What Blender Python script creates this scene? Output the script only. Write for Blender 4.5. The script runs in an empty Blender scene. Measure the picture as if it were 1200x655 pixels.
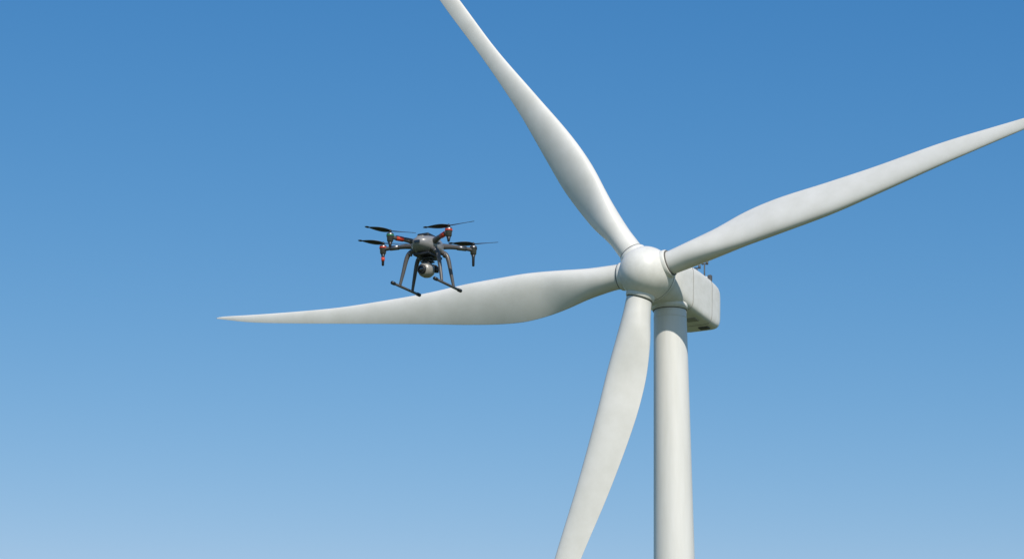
import bpy, bmesh, math, random
from mathutils import Vector, Matrix
random.seed(4)
sc = bpy.context.scene
col = sc.collection
R = math.radians

# ------------------------------------------------------------ materials
def paint(name, base, rough=0.45, var=0.06, scale=0.6, streak=False, metallic=0.0, coat=0.0, bump=0.0):
    m = bpy.data.materials.new(name); m.use_nodes = True
    nt = m.node_tree; N = nt.nodes; L = nt.links
    b = N['Principled BSDF']
    b.inputs['Roughness'].default_value = rough
    b.inputs['Metallic'].default_value = metallic
    b.inputs['Coat Weight'].default_value = coat
    tc = N.new('ShaderNodeTexCoord')
    mp = N.new('ShaderNodeMapping')
    if streak: mp.inputs['Scale'].default_value = (1.0, 1.0, 0.12)
    L.new(tc.outputs['Object'], mp.inputs['Vector'])
    n1 = N.new('ShaderNodeTexNoise'); n1.inputs['Scale'].default_value = scale
    n1.inputs['Detail'].default_value = 7; n1.inputs['Roughness'].default_value = 0.62
    L.new(mp.outputs[0], n1.inputs['Vector'])
    cr = N.new('ShaderNodeValToRGB')
    cr.color_ramp.elements[0].position = 0.3; cr.color_ramp.elements[1].position = 0.62
    d = 1.0 - var*2
    cr.color_ramp.elements[0].color = (base[0]*d, base[1]*d, base[2]*d*0.98, 1)
    cr.color_ramp.elements[1].color = (*base, 1)
    L.new(n1.outputs['Fac'], cr.inputs['Fac'])
    L.new(cr.outputs['Color'], b.inputs['Base Color'])
    rr = N.new('ShaderNodeMapRange')
    rr.inputs['To Min'].default_value = rough+0.12; rr.inputs['To Max'].default_value = rough-0.05
    L.new(n1.outputs['Fac'], rr.inputs['Value']); L.new(rr.outputs[0], b.inputs['Roughness'])
    if bump:
        bp = N.new('ShaderNodeBump'); bp.inputs['Strength'].default_value = bump
        bp.inputs['Distance'].default_value = 0.02
        L.new(n1.outputs['Fac'], bp.inputs['Height']); L.new(bp.outputs[0], b.inputs['Normal'])
    return m

M_white = paint('turbine_gelcoat', (0.73, 0.715, 0.675), 0.38, 0.05, 0.35)
M_hub   = paint('hub_gelcoat', (0.75, 0.735, 0.69), 0.40, 0.06, 0.8)
M_tower = paint('tower_paint', (0.73, 0.715, 0.675), 0.38, 0.05, 0.7, streak=True)
M_seam  = paint('seam_sealant', (0.13, 0.125, 0.115), 0.7, 0.05, 3)
M_line  = paint('panel_joint', (0.36, 0.35, 0.33), 0.7, 0.05, 3)
M_grey  = paint('vent_grey', (0.09, 0.095, 0.10), 0.6, 0.05, 3)
M_carbon= paint('carbon_black', (0.022, 0.023, 0.026), 0.38, 0.12, 30)
M_shell = paint('drone_shell_grey', (0.25, 0.25, 0.255), 0.28, 0.08, 20, coat=0.4)
M_leg   = paint('drone_leg_grey', (0.10, 0.093, 0.09), 0.33, 0.1, 20)
M_motor = paint('motor_metal', (0.22, 0.22, 0.23), 0.35, 0.1, 30, metallic=0.8)
M_red   = paint('red_plastic', (0.65, 0.06, 0.025), 0.4, 0.1, 20)
M_green = paint('green_plastic', (0.03, 0.20, 0.10), 0.4, 0.1, 20)
M_gim   = paint('gimbal_silver', (0.36, 0.34, 0.31), 0.32, 0.08, 30, metallic=0.2)
M_lens  = paint('lens_glass', (0.008, 0.009, 0.014), 0.08, 0.0, 5, coat=1.0)
M_conc  = paint('concrete', (0.34, 0.33, 0.31), 0.85, 0.12, 1.2, bump=0.3)

# ------------------------------------------------------------ helpers
def mesh_obj(name, verts, faces, mat, parent=None, smooth=True, mw=None):
    me = bpy.data.meshes.new(name); me.from_pydata([tuple(v) for v in verts], [], faces)
    me.materials.append(mat)
    bm = bmesh.new(); bm.from_mesh(me); bmesh.ops.recalc_face_normals(bm, faces=bm.faces); bm.to_mesh(me); bm.free()
    for p in me.polygons: p.use_smooth = smooth
    o = bpy.data.objects.new(name, me); col.objects.link(o)
    if parent: o.parent = parent
    if mw is not None: o.matrix_local = mw
    return o

def empty(name, mat=None, parent=None, size=1.0):
    e = bpy.data.objects.new(name, None); e.empty_display_size = size; col.objects.link(e)
    if parent: e.parent = parent
    if mat is not None: e.matrix_local = mat
    return e

def loft(rings, cap=True):
    n = len(rings[0]); V = [p for r in rings for p in r]; F = []
    for i in range(len(rings)-1):
        for j in range(n):
            a = i*n+j; b = i*n+(j+1)%n
            F.append((a, b, b+n, a+n))
    if cap:
        F.append(tuple(range(n))[::-1]); F.append(tuple(range((len(rings)-1)*n, len(rings)*n)))
    return V, F

def lathe(profile, axis='Z', n=64, cap=True):
    rings = []
    for (t, r) in profile:
        ring = []
        for j in range(n):
            a = 2*math.pi*j/n
            c, s = r*math.cos(a), r*math.sin(a)
            ring.append({'Z': (c, s, t), 'Y': (c, t, s), 'X': (t, c, s)}[axis])
        rings.append(ring)
    return loft(rings, cap)

def catmull(pts, x):
    n = len(pts)
    if x <= pts[0][0]: return pts[0][1:]
    if x >= pts[-1][0]: return pts[-1][1:]
    for i in range(n-1):
        if pts[i][0] <= x <= pts[i+1][0]: break
    h = pts[i+1][0]-pts[i][0]; t = (x-pts[i][0])/h
    out = []
    for k in range(1, len(pts[0])):
        def slope(j):
            if j == 0: return (pts[1][k]-pts[0][k])/(pts[1][0]-pts[0][0])
            if j == n-1: return (pts[-1][k]-pts[-2][k])/(pts[-1][0]-pts[-2][0])
            return (pts[j+1][k]-pts[j-1][k])/(pts[j+1][0]-pts[j-1][0])
        m0, m1 = slope(i)*h, slope(i+1)*h
        out.append((2*t**3-3*t**2+1)*pts[i][k]+(t**3-2*t**2+t)*m0+(-2*t**3+3*t**2)*pts[i+1][k]+(t**3-t**2)*m1)
    return tuple(out)

def tube(name, pts, radii, mat, parent, n=14, sub=6, flat=1.0):
    P = [Vector(p) for p in pts]
    if isinstance(radii, (int, float)): radii = [radii]*len(P)
    tab = [(float(i), *P[i], radii[i]) for i in range(len(P))]
    S = []
    steps = (len(P)-1)*sub if len(P) > 2 else 1
    for k in range(steps+1):
        S.append(catmull(tab, k*(len(P)-1)/steps))
    C = [Vector(s[:3]) for s in S]; rr = [s[3] for s in S]
    rings = []; up = Vector((0, 0, 1))
    for i, c in enumerate(C):
        t = (C[min(i+1, len(C)-1)]-C[max(i-1, 0)]).normalized()
        if abs(t.dot(up)) > 0.98: up = Vector((1, 0, 0))
        a = (up - t*up.dot(t)).normalized(); b = t.cross(a)
        up = a
        rings.append([c + (a*math.cos(2*math.pi*j/n)*flat + b*math.sin(2*math.pi*j/n))*rr[i] for j in range(n)])
    V, F = loft(rings)
    return mesh_obj(name, V, F, mat, parent)

# ============================================================ WIND TURBINE
psi, tau = R(28), R(4)
HUB = Vector((15.18, 279.8, 77.95))
TX, TY = 18.15, 284.75
turbine = empty('wind_turbine', Matrix.Translation((TX, TY, 0)), size=5)

TOPZ = 75.6
prof = []
for k in range(0, 61):
    z = 0.35 + (TOPZ-0.35)*k/60
    prof.append((z, 1.87 + (TOPZ-z)*0.0145))
V, F = lathe(prof, n=96)
tower = mesh_obj('tower', V, F, M_tower, turbine)
for i, z in enumerate((22.0, 44.0, 73.9)):
    r = 1.87+(TOPZ-z)*0.0145
    V, F = lathe([(z-0.04, r-0.01), (z-0.04, r+0.018), (z+0.04, r+0.018), (z+0.04, r-0.01)], n=96)
    mesh_obj('flange_%d' % (i+1), V, F, M_tower, turbine)
V, F = lathe([(74.85, 1.8), (74.85, 2.02), (75.75, 2.06), (75.75, 1.8)], n=96)
mesh_obj('yaw_bearing', V, F, M_hub, turbine)
V, F = lathe([(74.76, 1.8), (74.76, 1.94), (74.86, 1.94), (74.86, 1.8)], n=96)
mesh_obj('yaw_seal', V, F, M_seam, turbine)
V, F = lathe([(-0.5, 5.2), (0.18, 5.2), (0.35, 4.6), (0.35, 2.0)], n=64)
mesh_obj('foundation', V, F, M_conc, turbine, smooth=False)
def box(name, c, h, mat, parent, bev=0.02, rotz=0.0, mw=None):
    bm = bmesh.new(); bmesh.ops.create_cube(bm, size=1)
    bmesh.ops.scale(bm, vec=(h[0]*2, h[1]*2, h[2]*2), verts=bm.verts)
    bmesh.ops.bevel(bm, geom=bm.edges[:], offset=bev, segments=3, affect='EDGES', profile=0.6)
    me = bpy.data.meshes.new(name); bm.to_mesh(me); bm.free(); me.materials.append(mat)
    o = bpy.data.objects.new(name, me); col.objects.link(o); o.parent = parent
    o.matrix_local = Matrix.Translation(c) @ Matrix.Rotation(rotz, 4, 'Z')
    return o
box('door', (0, -2.93, 2.9), (0.5, 0.12, 1.1), M_grey, turbine, 0.05)
for i in range(6):
    box('step_%d' % (i+1), (0, -3.25-0.3*(5-i), 0.45+0.22*i), (0.6, 0.15, 0.04), M_grey, turbine, 0.01)
for sx in (-0.62, 0.62):
    tube('handrail', [(sx, -4.85, 1.3), (sx, -3.2, 2.6)], 0.03, M_grey, turbine)
    tube('rail_post', [(sx, -4.8, 0.3), (sx, -4.8, 1.33)], 0.03, M_grey, turbine)

# head frame: local X = across rotor, Y = downwind (back), Z = up
c, s = math.cos(psi), math.sin(psi); ct, st = math.cos(tau), math.sin(tau)
u = Vector((c, -s, 0)); n = Vector((-s*ct, -c*ct, st)); v = Vector((s*st, c*st, ct))
Mh = Matrix(((u.x, -n.x, v.x, HUB.x-TX), (u.y, -n.y, v.y, HUB.y-TY), (u.z, -n.z, v.z, HUB.z), (0, 0, 0, 1)))
head = empty('rotor_and_nacelle_frame', Mh, turbine, 3)

def prof_spin():
    p = []
    for k in range(0, 33):
        a = math.pi/2*k/32
        p.append((0.1-3.35*math.cos(a), 3.04*math.sin(a)**0.95 if k else 0.02))
    p += [(0.8, 3.05), (1.4, 2.98), (1.9, 2.8), (2.1, 2.66), (2.2, 2.3)]
    return p
V, F = lathe(prof_spin(), 'Y', 96)
mesh_obj('spinner', V, F, M_hub, head)
V, F = lathe([(2.1, 2.0), (2.1, 2.3), (2.75, 2.3), (2.75, 2.0)], 'Y', 96)
mesh_obj('spinner_gap', V, F, M_seam, head)
V, F = lathe([(1.10, 3.0), (1.10, 3.04), (1.20, 3.037), (1.20, 3.0)], 'Y', 96)
mesh_obj('spinner_joint', V, F, M_line, head)

BL = {
 'C': (180.0, [(2.4,-1.42,1.45),(3.8,-1.40,1.48),(5.2,-1.38,1.70),(7.2,-1.36,2.15),(10.5,-1.5,3.05),(14.95,-1.66,3.75),(18.3,-1.58,3.75),(22.9,-1.42,3.35),(28.6,-1.0,2.66),(34.5,-.80,1.98),(40.5,-.70,1.30),(46.6,-.88,.6),(52.7,-1.16,-.2),(57.0,-1.40,-1.05),(57.9,-1.34,-1.25)]),
 'A': (125.0, [(2.4,-1.38,1.38),(3.8,-1.38,1.38),(6.0,-1.34,1.45),(9.7,-1.62,2.05),(15.5,-2.35,2.25),(20.5,-2.4,1.85),(28,-1.85,1.15),(37,-1.2,.85),(47,-1.1,.9),(55,-.8,.6),(58.3,-.1,.05)]),
 'B': (13.6, [(2.4,-1.3,1.42),(3.8,-1.28,1.45),(5.5,-1.30,1.6),(9,-1.42,2.1),(12.8,-1.55,2.8),(17,-1.65,2.9),(23,-1.7,2.4),(29,-1.4,1.95),(37,-.95,1.55),(47,-.65,.5),(53,-.6,.1),(55,-.4,-.25)]),
 'D': (254.6, [(2.4,-1.42,1.5),(3.3,-1.42,1.55),(5.0,-1.30,1.9),(8,-1.2,2.75),(12,-1.15,3.3),(17,-1.05,3.4),(25,-1.1,2.75),(34.5,-1.4,1.5),(45,-1.2,.8),(55,-.9,0.0),(57.5,-.7,-.5)]),
}
def section(r, s0, s1, rmax, NS=40):
    ch = s1-s0; cx = (s0+s1)/2
    w = min(1, max(0, (r-4.2)/9.0)); w = w*w*(3-2*w)
    thk = ch*((1-w)*1.0 + w*(0.38 - 0.18*min(1, max(0, (r-10)/30))))
    tw = math.tan(R(16*max(0, 1-r/45.0)+1.0))*w
    pts = []
    for j in range(NS):
        a = 2*math.pi*j/NS
        q = (1-math.cos(a))/2
        ell = 0.5*math.sin(a)
        naca = 5*0.2*(0.2969*math.sqrt(q)-0.126*q-0.3516*q*q+0.2843*q**3-0.1036*q**4)/0.2
        y_af = naca*(1 if a < math.pi else -1)
        y = thk*((1-w)*ell + w*y_af)
        sx = s0+ch*q
        y += (sx-cx)*tw - w*0.10*ch*(1-(2*q-1)**2)*0.35
        y -= 0.00035*r*r
        pts.append((sx, y))
    return pts
def build_blade(key, idx):
    th, tab = BL[key]; th = R(th); rings = []
    r0, r1 = tab[0][0], tab[-1][0]; K = 110
    for k in range(K+1):
        r = r0+(r1-r0)*(1-(1-k/K)**1.25)
        s0, s1 = catmull(tab, r)
        if s1-s0 < 0.05: s1 = s0+0.05
        rings.append([(r*math.cos(th)-sx*math.sin(th), y, r*math.sin(th)+sx*math.cos(th)) for sx, y in section(r, s0, s1, r1)])
    V, F = loft(rings)
    mesh_obj('blade_%d' % idx, V, F, M_white, head)
    cm = sum(tab[1][1:])/2
    T = Matrix(((math.cos(th), -math.sin(th), 0, 0), (0, 0, -1, 0), (math.sin(th), math.cos(th), 0, 0), (0, 0, 0, 1)))
    T = T @ Matrix.Translation((0, cm, 0))
    V, F = lathe([(1.6, 1.70), (2.75, 1.66), (3.0, 1.62), (3.06, 1.56), (3.06, 1.3)], 'X', 64)
    mesh_obj('root_collar_%d' % idx, V, F, M_hub, head, mw=T)
    V, F = lathe([(3.0, 1.3), (3.0, 1.51), (3.18, 1.51), (3.18, 1.3)], 'X', 64)
    mesh_obj('root_seal_%d' % idx, V, F, M_seam, head, mw=T)
for i, k in enumerate('ABCD'): build_blade(k, i+1)

# nacelle
def nac_ring(y, hw, top, bot, e, NS=96):
    cz = (top+bot)/2; hh = (top-bot)/2; out = []
    for j in range(NS):
        a = 2*math.pi*j/NS; ca, sa = math.cos(a), math.sin(a)
        x = hw*math.copysign(abs(ca)**(2/e), ca); z = hh*math.copysign(abs(sa)**(2/e), sa)
        out.append((x, y, cz+z))
    return out
st_ = [(2.5,2.15,2.2,-2.1,2.0),(2.75,2.32,2.4,-2.25,2.2),(3.8,2.5,2.65,-2.35,3.2),(5.5,2.62,2.9,-2.45,5.2),(8,2.66,3.05,-2.5,6.8),(11,2.66,3.05,-2.58,7.5),(14.6,2.56,2.95,-2.55,7.2),(15.4,2.46,2.82,-2.42,6.2),(15.9,2.22,2.5,-2.15,5.0),(16.05,1.7,1.9,-1.65,4.2)]
V, F = loft([nac_ring(*q) for q in st_])
nac = mesh_obj('nacelle_cover', V, F, M_hub, head)
sb = nac.modifiers.new('s', 'SUBSURF'); sb.levels = 1; sb.render_levels = 1
for i, y in enumerate((7.2, 12.6)):
    a = catmull(st_, y)
    V, F = loft([nac_ring(y-0.04, a[0]-0.004, a[1]-0.004, a[2]+0.004, a[3]), nac_ring(y-0.04, a[0]+0.012, a[1]+0.012, a[2]-0.012, a[3]),
                 nac_ring(y+0.04, a[0]+0.012, a[1]+0.012, a[2]-0.012, a[3]), nac_ring(y+0.04, a[0]-0.004, a[1]-0.004, a[2]+0.004, a[3])], cap=False)
    mesh_obj('panel_joint_%d' % (i+1), V, F, M_line, head)
box('roof_cooler', (0.2, 13.4, 3.15), (1.6, 0.6, 0.3), M_hub, head, 0.12)
box('roof_hatch', (0.3, 8.8, 3.06), (0.8, 0.9, 0.12), M_hub, head, 0.06)
for i, (x, y, h) in enumerate(((1.7, 12.4, 1.9), (1.0, 11.8, 1.3), (-1.2, 12.0, 1.5))):
    tube('sensor_mast_%d' % (i+1), [(x, y, 2.8), (x, y, 2.9+h)], 0.085, M_grey, head)
    tube('anemometer_%d' % (i+1), [(x-0.35, y, 2.92+h), (x+0.35, y, 2.92+h)], 0.08, M_grey, head)
    tube('wind_cup_%d' % (i+1), [(x+0.32, y, 2.82+h), (x+0.32, y, 3.2+h)], 0.15, M_grey, head)
box('aviation_light', (2.0, 13.3, 3.3), (0.22, 0.22, 0.35), M_grey, head, 0.05)
box('bottom_vent', (1.1, 13.8, -2.6), (0.6, 0.4, 0.08), M_grey, head, 0.03)
box('bottom_hatch', (1.0, 10.4, -2.58), (0.7, 0.6, 0.06), M_line, head, 0.03)

# ============================================================ DRONE
drone = empty('inspection_drone', Matrix.Translation((-0.79, 23.1, 8.24)), size=0.4)
hd = Matrix.Rotation(R(-28), 4, 'Z')
rings = []
for (t, w, zt, zb, e) in [(-.205,.02,.035,.0,2),(-.19,.055,.055,-.025,2.2),(-.15,.095,.075,-.05,2.4),(-.09,.125,.095,-.07,2.6),(-.02,.138,.104,-.078,2.7),(.06,.132,.098,-.078,2.7),(.13,.105,.08,-.065,2.5),(.18,.06,.055,-.04,2.2),(.2,.02,.03,-.01,2)]:
    rings.append([(p[0], p[1], p[2]) for p in nac_ring(t, w, zt, zb, e, 40)])
V, F = loft(rings)
body = mesh_obj('body_shell', V, F, M_shell, drone, mw=hd)
body.modifiers.new('s', 'SUBSURF').levels = 1
box('battery', (0.0, 0.02, 0.10), (0.06, 0.10, 0.025), M_carbon, drone, 0.012, R(-28))
box('belly_plate', (0.0, 0.0, -0.085), (0.085, 0.13, 0.012), M_carbon, drone, 0.008, R(-28))
box('body_badge', (-0.062, -0.135, 0.066), (0.035, 0.02, 0.012), M_gim, drone, 0.008, R(-28))
box('nose_sensor', (-0.092, -0.172, 0.012), (0.03, 0.012, 0.014), M_lens, drone, 0.006, R(-28))
box('side_vent', (0.098, -0.085, 0.02), (0.008, 0.04, 0.014), M_carbon, drone, 0.004, R(-28))

motors = [(-0.344, -0.20, 8, M_green), (0.205, -0.38, 172, M_red), (-0.43, 0.22, 4, M_red), (0.424, 0.24, 10, M_carbon)]
for i, (x, y, pa, acc) in enumerate(motors):
    d = Vector((x, y, 0)).normalized()
    st0 = d*0.08 + Vector((0, 0, 0.02)); en = Vector((x, y, 0.045))
    tube('arm_%d' % (i+1), [st0, st0.lerp(en, .35)+Vector((0, 0, .012)), st0.lerp(en, .75)+Vector((0, 0, .008)), en], [0.036, 0.025, 0.019, 0.02], M_leg, drone)
    tube('arm_sleeve_%d' % (i+1), [st0.lerp(en, .58)+Vector((0, 0, .010)), st0.lerp(en, .80)+Vector((0, 0, .007))], 0.0245, M_red if i < 2 else M_motor, drone)
    T = Matrix.Translation((x, y, 0.0))
    V, F = lathe([(0.0, .018), (0.005, .028), (.045, .031), (.048, .034), (.078, .034), (.086, .026), (.088, .008), (.118, .007), (.12, .003)], n=28)
    mesh_obj('motor_%d' % (i+1), V, F, M_motor, drone, mw=T)
    V, F = lathe([(0.052, .03), (0.052, .0355), (.068, .0355), (.068, .03)], n=28)
    mesh_obj('motor_band_%d' % (i+1), V, F, acc, drone, mw=T)
    lo = -0.115 if i in (2, 3) else -0.05
    V, F = lathe([(lo, .006), (lo+.005, .012), (-0.03, .014), (0.004, .022)], n=18)
    mesh_obj('arm_foot_%d' % (i+1), V, F, M_carbon, drone, mw=T)
    if i == 2:
        V, F = lathe([(-.07, .010), (-.068, .0155), (-.035, .018), (-.033, .010)], n=18)
        mesh_obj('foot_band', V, F, M_red, drone, mw=T)
    for sgn in (0, 180):
        Lp = 0.235; rg = []
        for k in range(17):
            t = k/16; rr = 0.006+Lp*t
            cw = 0.011+0.026*math.sin(math.pi*min(1, t*1.15+0.06))**0.8*(1-0.25*t) if t < .82 else 0.011+0.026*0.55*(1-(t-.82)/.18)**.5*.8
            if t == 1: cw = 0.004
            tw = R(26-16*t); zc = 0.012*t
            ring = []
            for j in range(12):
                a = 2*math.pi*j/12; yy = cw*math.cos(a); zz = 0.004*math.sin(a)*(1-.5*t)
                ring.append((rr, yy*math.cos(tw)-zz*math.sin(tw), zc+yy*math.sin(tw)+zz*math.cos(tw)))
            rg.append(ring)
        V, F = loft(rg)
        tilt = (5, -5, 3, -4)[i]
        mesh_obj('propeller_%d' % (i+1), V, F, M_carbon, drone,
                 mw=Matrix.Translation((x, y, 0.106)) @ Matrix.Rotation(R(tilt), 4, 'Y') @ Matrix.Rotation(R(pa+sgn), 4, 'Z'))
    V, F = lathe([(0.096, .004), (.098, .016), (.112, .014), (.122, .004)], n=18)
    mesh_obj('prop_hub_%d' % (i+1), V, F, M_carbon, drone, mw=T)

SK = {'left': ((-.32, -.12, -.372), (-.088, .32, -.372)), 'right': ((.08, -.33, -.386), (.304, .11, -.386))}
for nm, (a, b) in SK.items():
    a, b = Vector(a), Vector(b)
    tube('skid_'+nm, [a, b], 0.0125, M_leg, drone)
    for q, t in (('a', 0.0), ('b', 1.0)):
        e0 = a.lerp(b, t); dd = (b-a).normalized()*(0.035 if t else -0.035)
        tube('skid_pad_'+nm+q, [e0-dd, e0+dd*0.3], 0.017, M_carbon, drone)
    out = -1 if nm == 'left' else 1
    lat = Vector((.883, -.469, 0))*out; hdv = Vector((.469, .883, 0))
    for q, t in (('front', .27), ('rear', .74)):
        foot = a.lerp(b, t)
        top = lat*0.085 + hdv*((t-.5)*0.36) + Vector((0, 0, -0.03))
        p1 = top.lerp(foot, .28) + lat*0.035 + Vector((0, 0, 0.045))
        p2 = top.lerp(foot, .65) + lat*0.025
        tube('leg_%s_%s' % (nm, q), [top, p1, p2, foot], [0.026, 0.022, 0.017, 0.013], M_leg, drone)
        tube('leg_joint_%s_%s' % (nm, q), [top.lerp(p1, .6), top.lerp(p1, .78)], 0.026, M_motor, drone)

G = Vector((-0.005, -0.02, -0.222))
box('gimbal_plate', (0, -0.01, -0.112), (0.06, 0.05, 0.008), M_carbon, drone, 0.004, R(-28))
for k, (dx, dy) in enumerate(((-.04, -.03), (.04, -.03), (-.04, .03), (.04, .03))):
    tube('damper_%d' % (k+1), [(dx, dy, -.118), (dx, dy, -.138)], 0.011, M_carbon, drone)
box('gimbal_top', (0, -0.01, -0.142), (0.055, 0.042, 0.006), M_carbon, drone, 0.004, R(-28))
tube('gimbal_yaw', [(0, 0.02, -.14), (0, .03, -.165)], 0.022, M_carbon, drone)
tube('gimbal_yoke', [(0, .04, -.155), (0.07, .05, -.165), (.096, .01, -.2), (.096, -.015, -.222)], 0.012, M_carbon, drone)
tube('gimbal_pitch_motor', [(.07, -.02, -.222), (.105, -.02, -.222)], 0.028, M_carbon, drone)
Tg = Matrix.Translation(G) @ Matrix.Rotation(R(-34), 4, 'Z') @ Matrix.Rotation(R(8), 4, 'X')
V, F = lathe([(-.078, .036), (-.074, .052), (-.05, .068), (-.015, .075), (.02, .073), (.05, .060), (.066, .033), (.07, .008)], 'Y', 40)
mesh_obj('gimbal_camera_housing', V, F, M_gim, drone, mw=Tg)
V, F = lathe([(-.10, .030), (-.10, .040), (-.095, .044), (-.07, .046), (-.06, .04)], 'Y', 40, cap=False)
mesh_obj('lens_barrel', V, F, M_carbon, drone, mw=Tg)
V, F = lathe([(-.096, .004), (-.093, .02), (-.088, .033), (-.08, .034)], 'Y', 40)
mesh_obj('lens', V, F, M_lens, drone, mw=Tg)
tube('antenna_1', [(-.07, .12, .08), (-.10, .16, .15)], 0.006, M_carbon, drone)

# ============================================================ GROUND
def ground():
    m = bpy.data.materials.new('grass'); m.use_nodes = True
    N = m.node_tree.nodes; L = m.node_tree.links; b = N['Principled BSDF']; b.inputs['Roughness'].default_value = 0.9
    tc = N.new('ShaderNodeTexCoord')
    n1 = N.new('ShaderNodeTexNoise'); n1.inputs['Scale'].default_value = 0.02; n1.inputs['Detail'].default_value = 10
    n2 = N.new('ShaderNodeTexNoise'); n2.inputs['Scale'].default_value = 1.5; n2.inputs['Detail'].default_value = 6
    L.new(tc.outputs['Object'], n1.inputs['Vector']); L.new(tc.outputs['Object'], n2.inputs['Vector'])
    mx = N.new('ShaderNodeMix'); mx.inputs[0].default_value = 0.45
    L.new(n1.outputs['Fac'], mx.inputs[2]); L.new(n2.outputs['Fac'], mx.inputs[3])
    cr = N.new('ShaderNodeValToRGB'); cr.color_ramp.elements[0].position = .35; cr.color_ramp.elements[1].position = .65
    cr.color_ramp.elements[0].color = (.05, .075, .02, 1); cr.color_ramp.elements[1].color = (.12, .13, .05, 1)
    L.new(mx.outputs[0], cr.inputs[0]); L.new(cr.outputs[0], b.inputs['Base Color'])
    V = []; F = []; S = 9000; n_ = 60
    for i in range(n_+1):
        for j in range(n_+1):
            x = -S+2*S*i/n_; y = -S+2*S*j/n_
            d = math.hypot(x-TX, y-TY)
            k = min(1, max(0, (d-700)/2500))
            V.append((x, y, k*22*(math.sin(x*.0013+1)*math.cos(y*.0011)) - 0.0))
    for i in range(n_):
        for j in range(n_):
            a = i*(n_+1)+j; F.append((a, a+1, a+n_+2, a+n_+1))
    mesh_obj('grass_ground', V, F, m)
ground()
V, F = lathe([(-0.3, 11.0), (0.02, 11.0), (0.03, 5.3)], n=48)
M_grav = paint('gravel', (0.26, 0.24, 0.21), 0.95, 0.2, 6, bump=0.5)
mesh_obj('gravel_pad', V, F, M_grav, None, smooth=False, mw=Matrix.Translation((TX, TY, 0)))

# ============================================================ LIGHT
sun_el, sun_az = R(42), R(180-20)          # azimuth clockwise from +Y : behind-right of the camera, high
ts = Vector((math.sin(sun_az)*math.cos(sun_el), math.cos(sun_az)*math.cos(sun_el), math.sin(sun_el)))
sl = bpy.data.lights.new('sun', 'SUN'); sl.energy = 4.1; sl.angle = R(0.5); sl.color = (1.0, 0.94, 0.84)
so = bpy.data.objects.new('sun', sl); col.objects.link(so)
so.rotation_euler = ts.to_track_quat('Z', 'Y').to_euler(); so.location = (0, 0, 150)

w = bpy.data.worlds.new('World'); sc.world = w; w.use_nodes = True
N = w.node_tree.nodes; L = w.node_tree.links
bg = N['Background']; bg.inputs['Strength'].default_value = 0.10
sky = N.new('ShaderNodeTexSky'); sky.sky_type = 'NISHITA'; sky.sun_disc = False
sky.sun_elevation = sun_el; sky.sun_rotation = sun_az
sky.air_density = 1.0; sky.dust_density = 0.3; sky.ozone_density = 3.0; sky.altitude = 200
sp = N.new('ShaderNodeSeparateColor'); cb = N.new('ShaderNodeCombineColor')
L.new(sky.outputs[0], sp.inputs[0])
for ch, (a, p, mxv) in enumerate(((0.315, 1.95, 4.5), (0.88, 1.08, 7.0), (1.95, 0.67, 9.0))):
    pw = N.new('ShaderNodeMath'); pw.operation = 'POWER'; pw.inputs[1].default_value = p
    ml = N.new('ShaderNodeMath'); ml.operation = 'MULTIPLY'; ml.inputs[1].default_value = a
    mn = N.new('ShaderNodeMath'); mn.operation = 'MINIMUM'; mn.inputs[1].default_value = mxv
    L.new(sp.outputs[ch], pw.inputs[0]); L.new(pw.outputs[0], ml.inputs[0]); L.new(ml.outputs[0], mn.inputs[0])
    L.new(mn.outputs[0], cb.inputs[ch])
L.new(cb.outputs[0], bg.inputs['Color'])

# ============================================================ CAMERA
cd = bpy.data.cameras.new('camera'); cam = bpy.data.objects.new('camera', cd); col.objects.link(cam)
cd.sensor_width = 36; cd.lens = 90; cd.clip_end = 30000; cd.clip_start = 0.1
cam.location = (0, 0, 1.7); cam.rotation_euler = (R(90+15.1), 0, 0)
sc.camera = cam
sc.view_settings.view_transform = 'Standard'; sc.view_settings.look = 'None'; sc.view_settings.exposure = 0
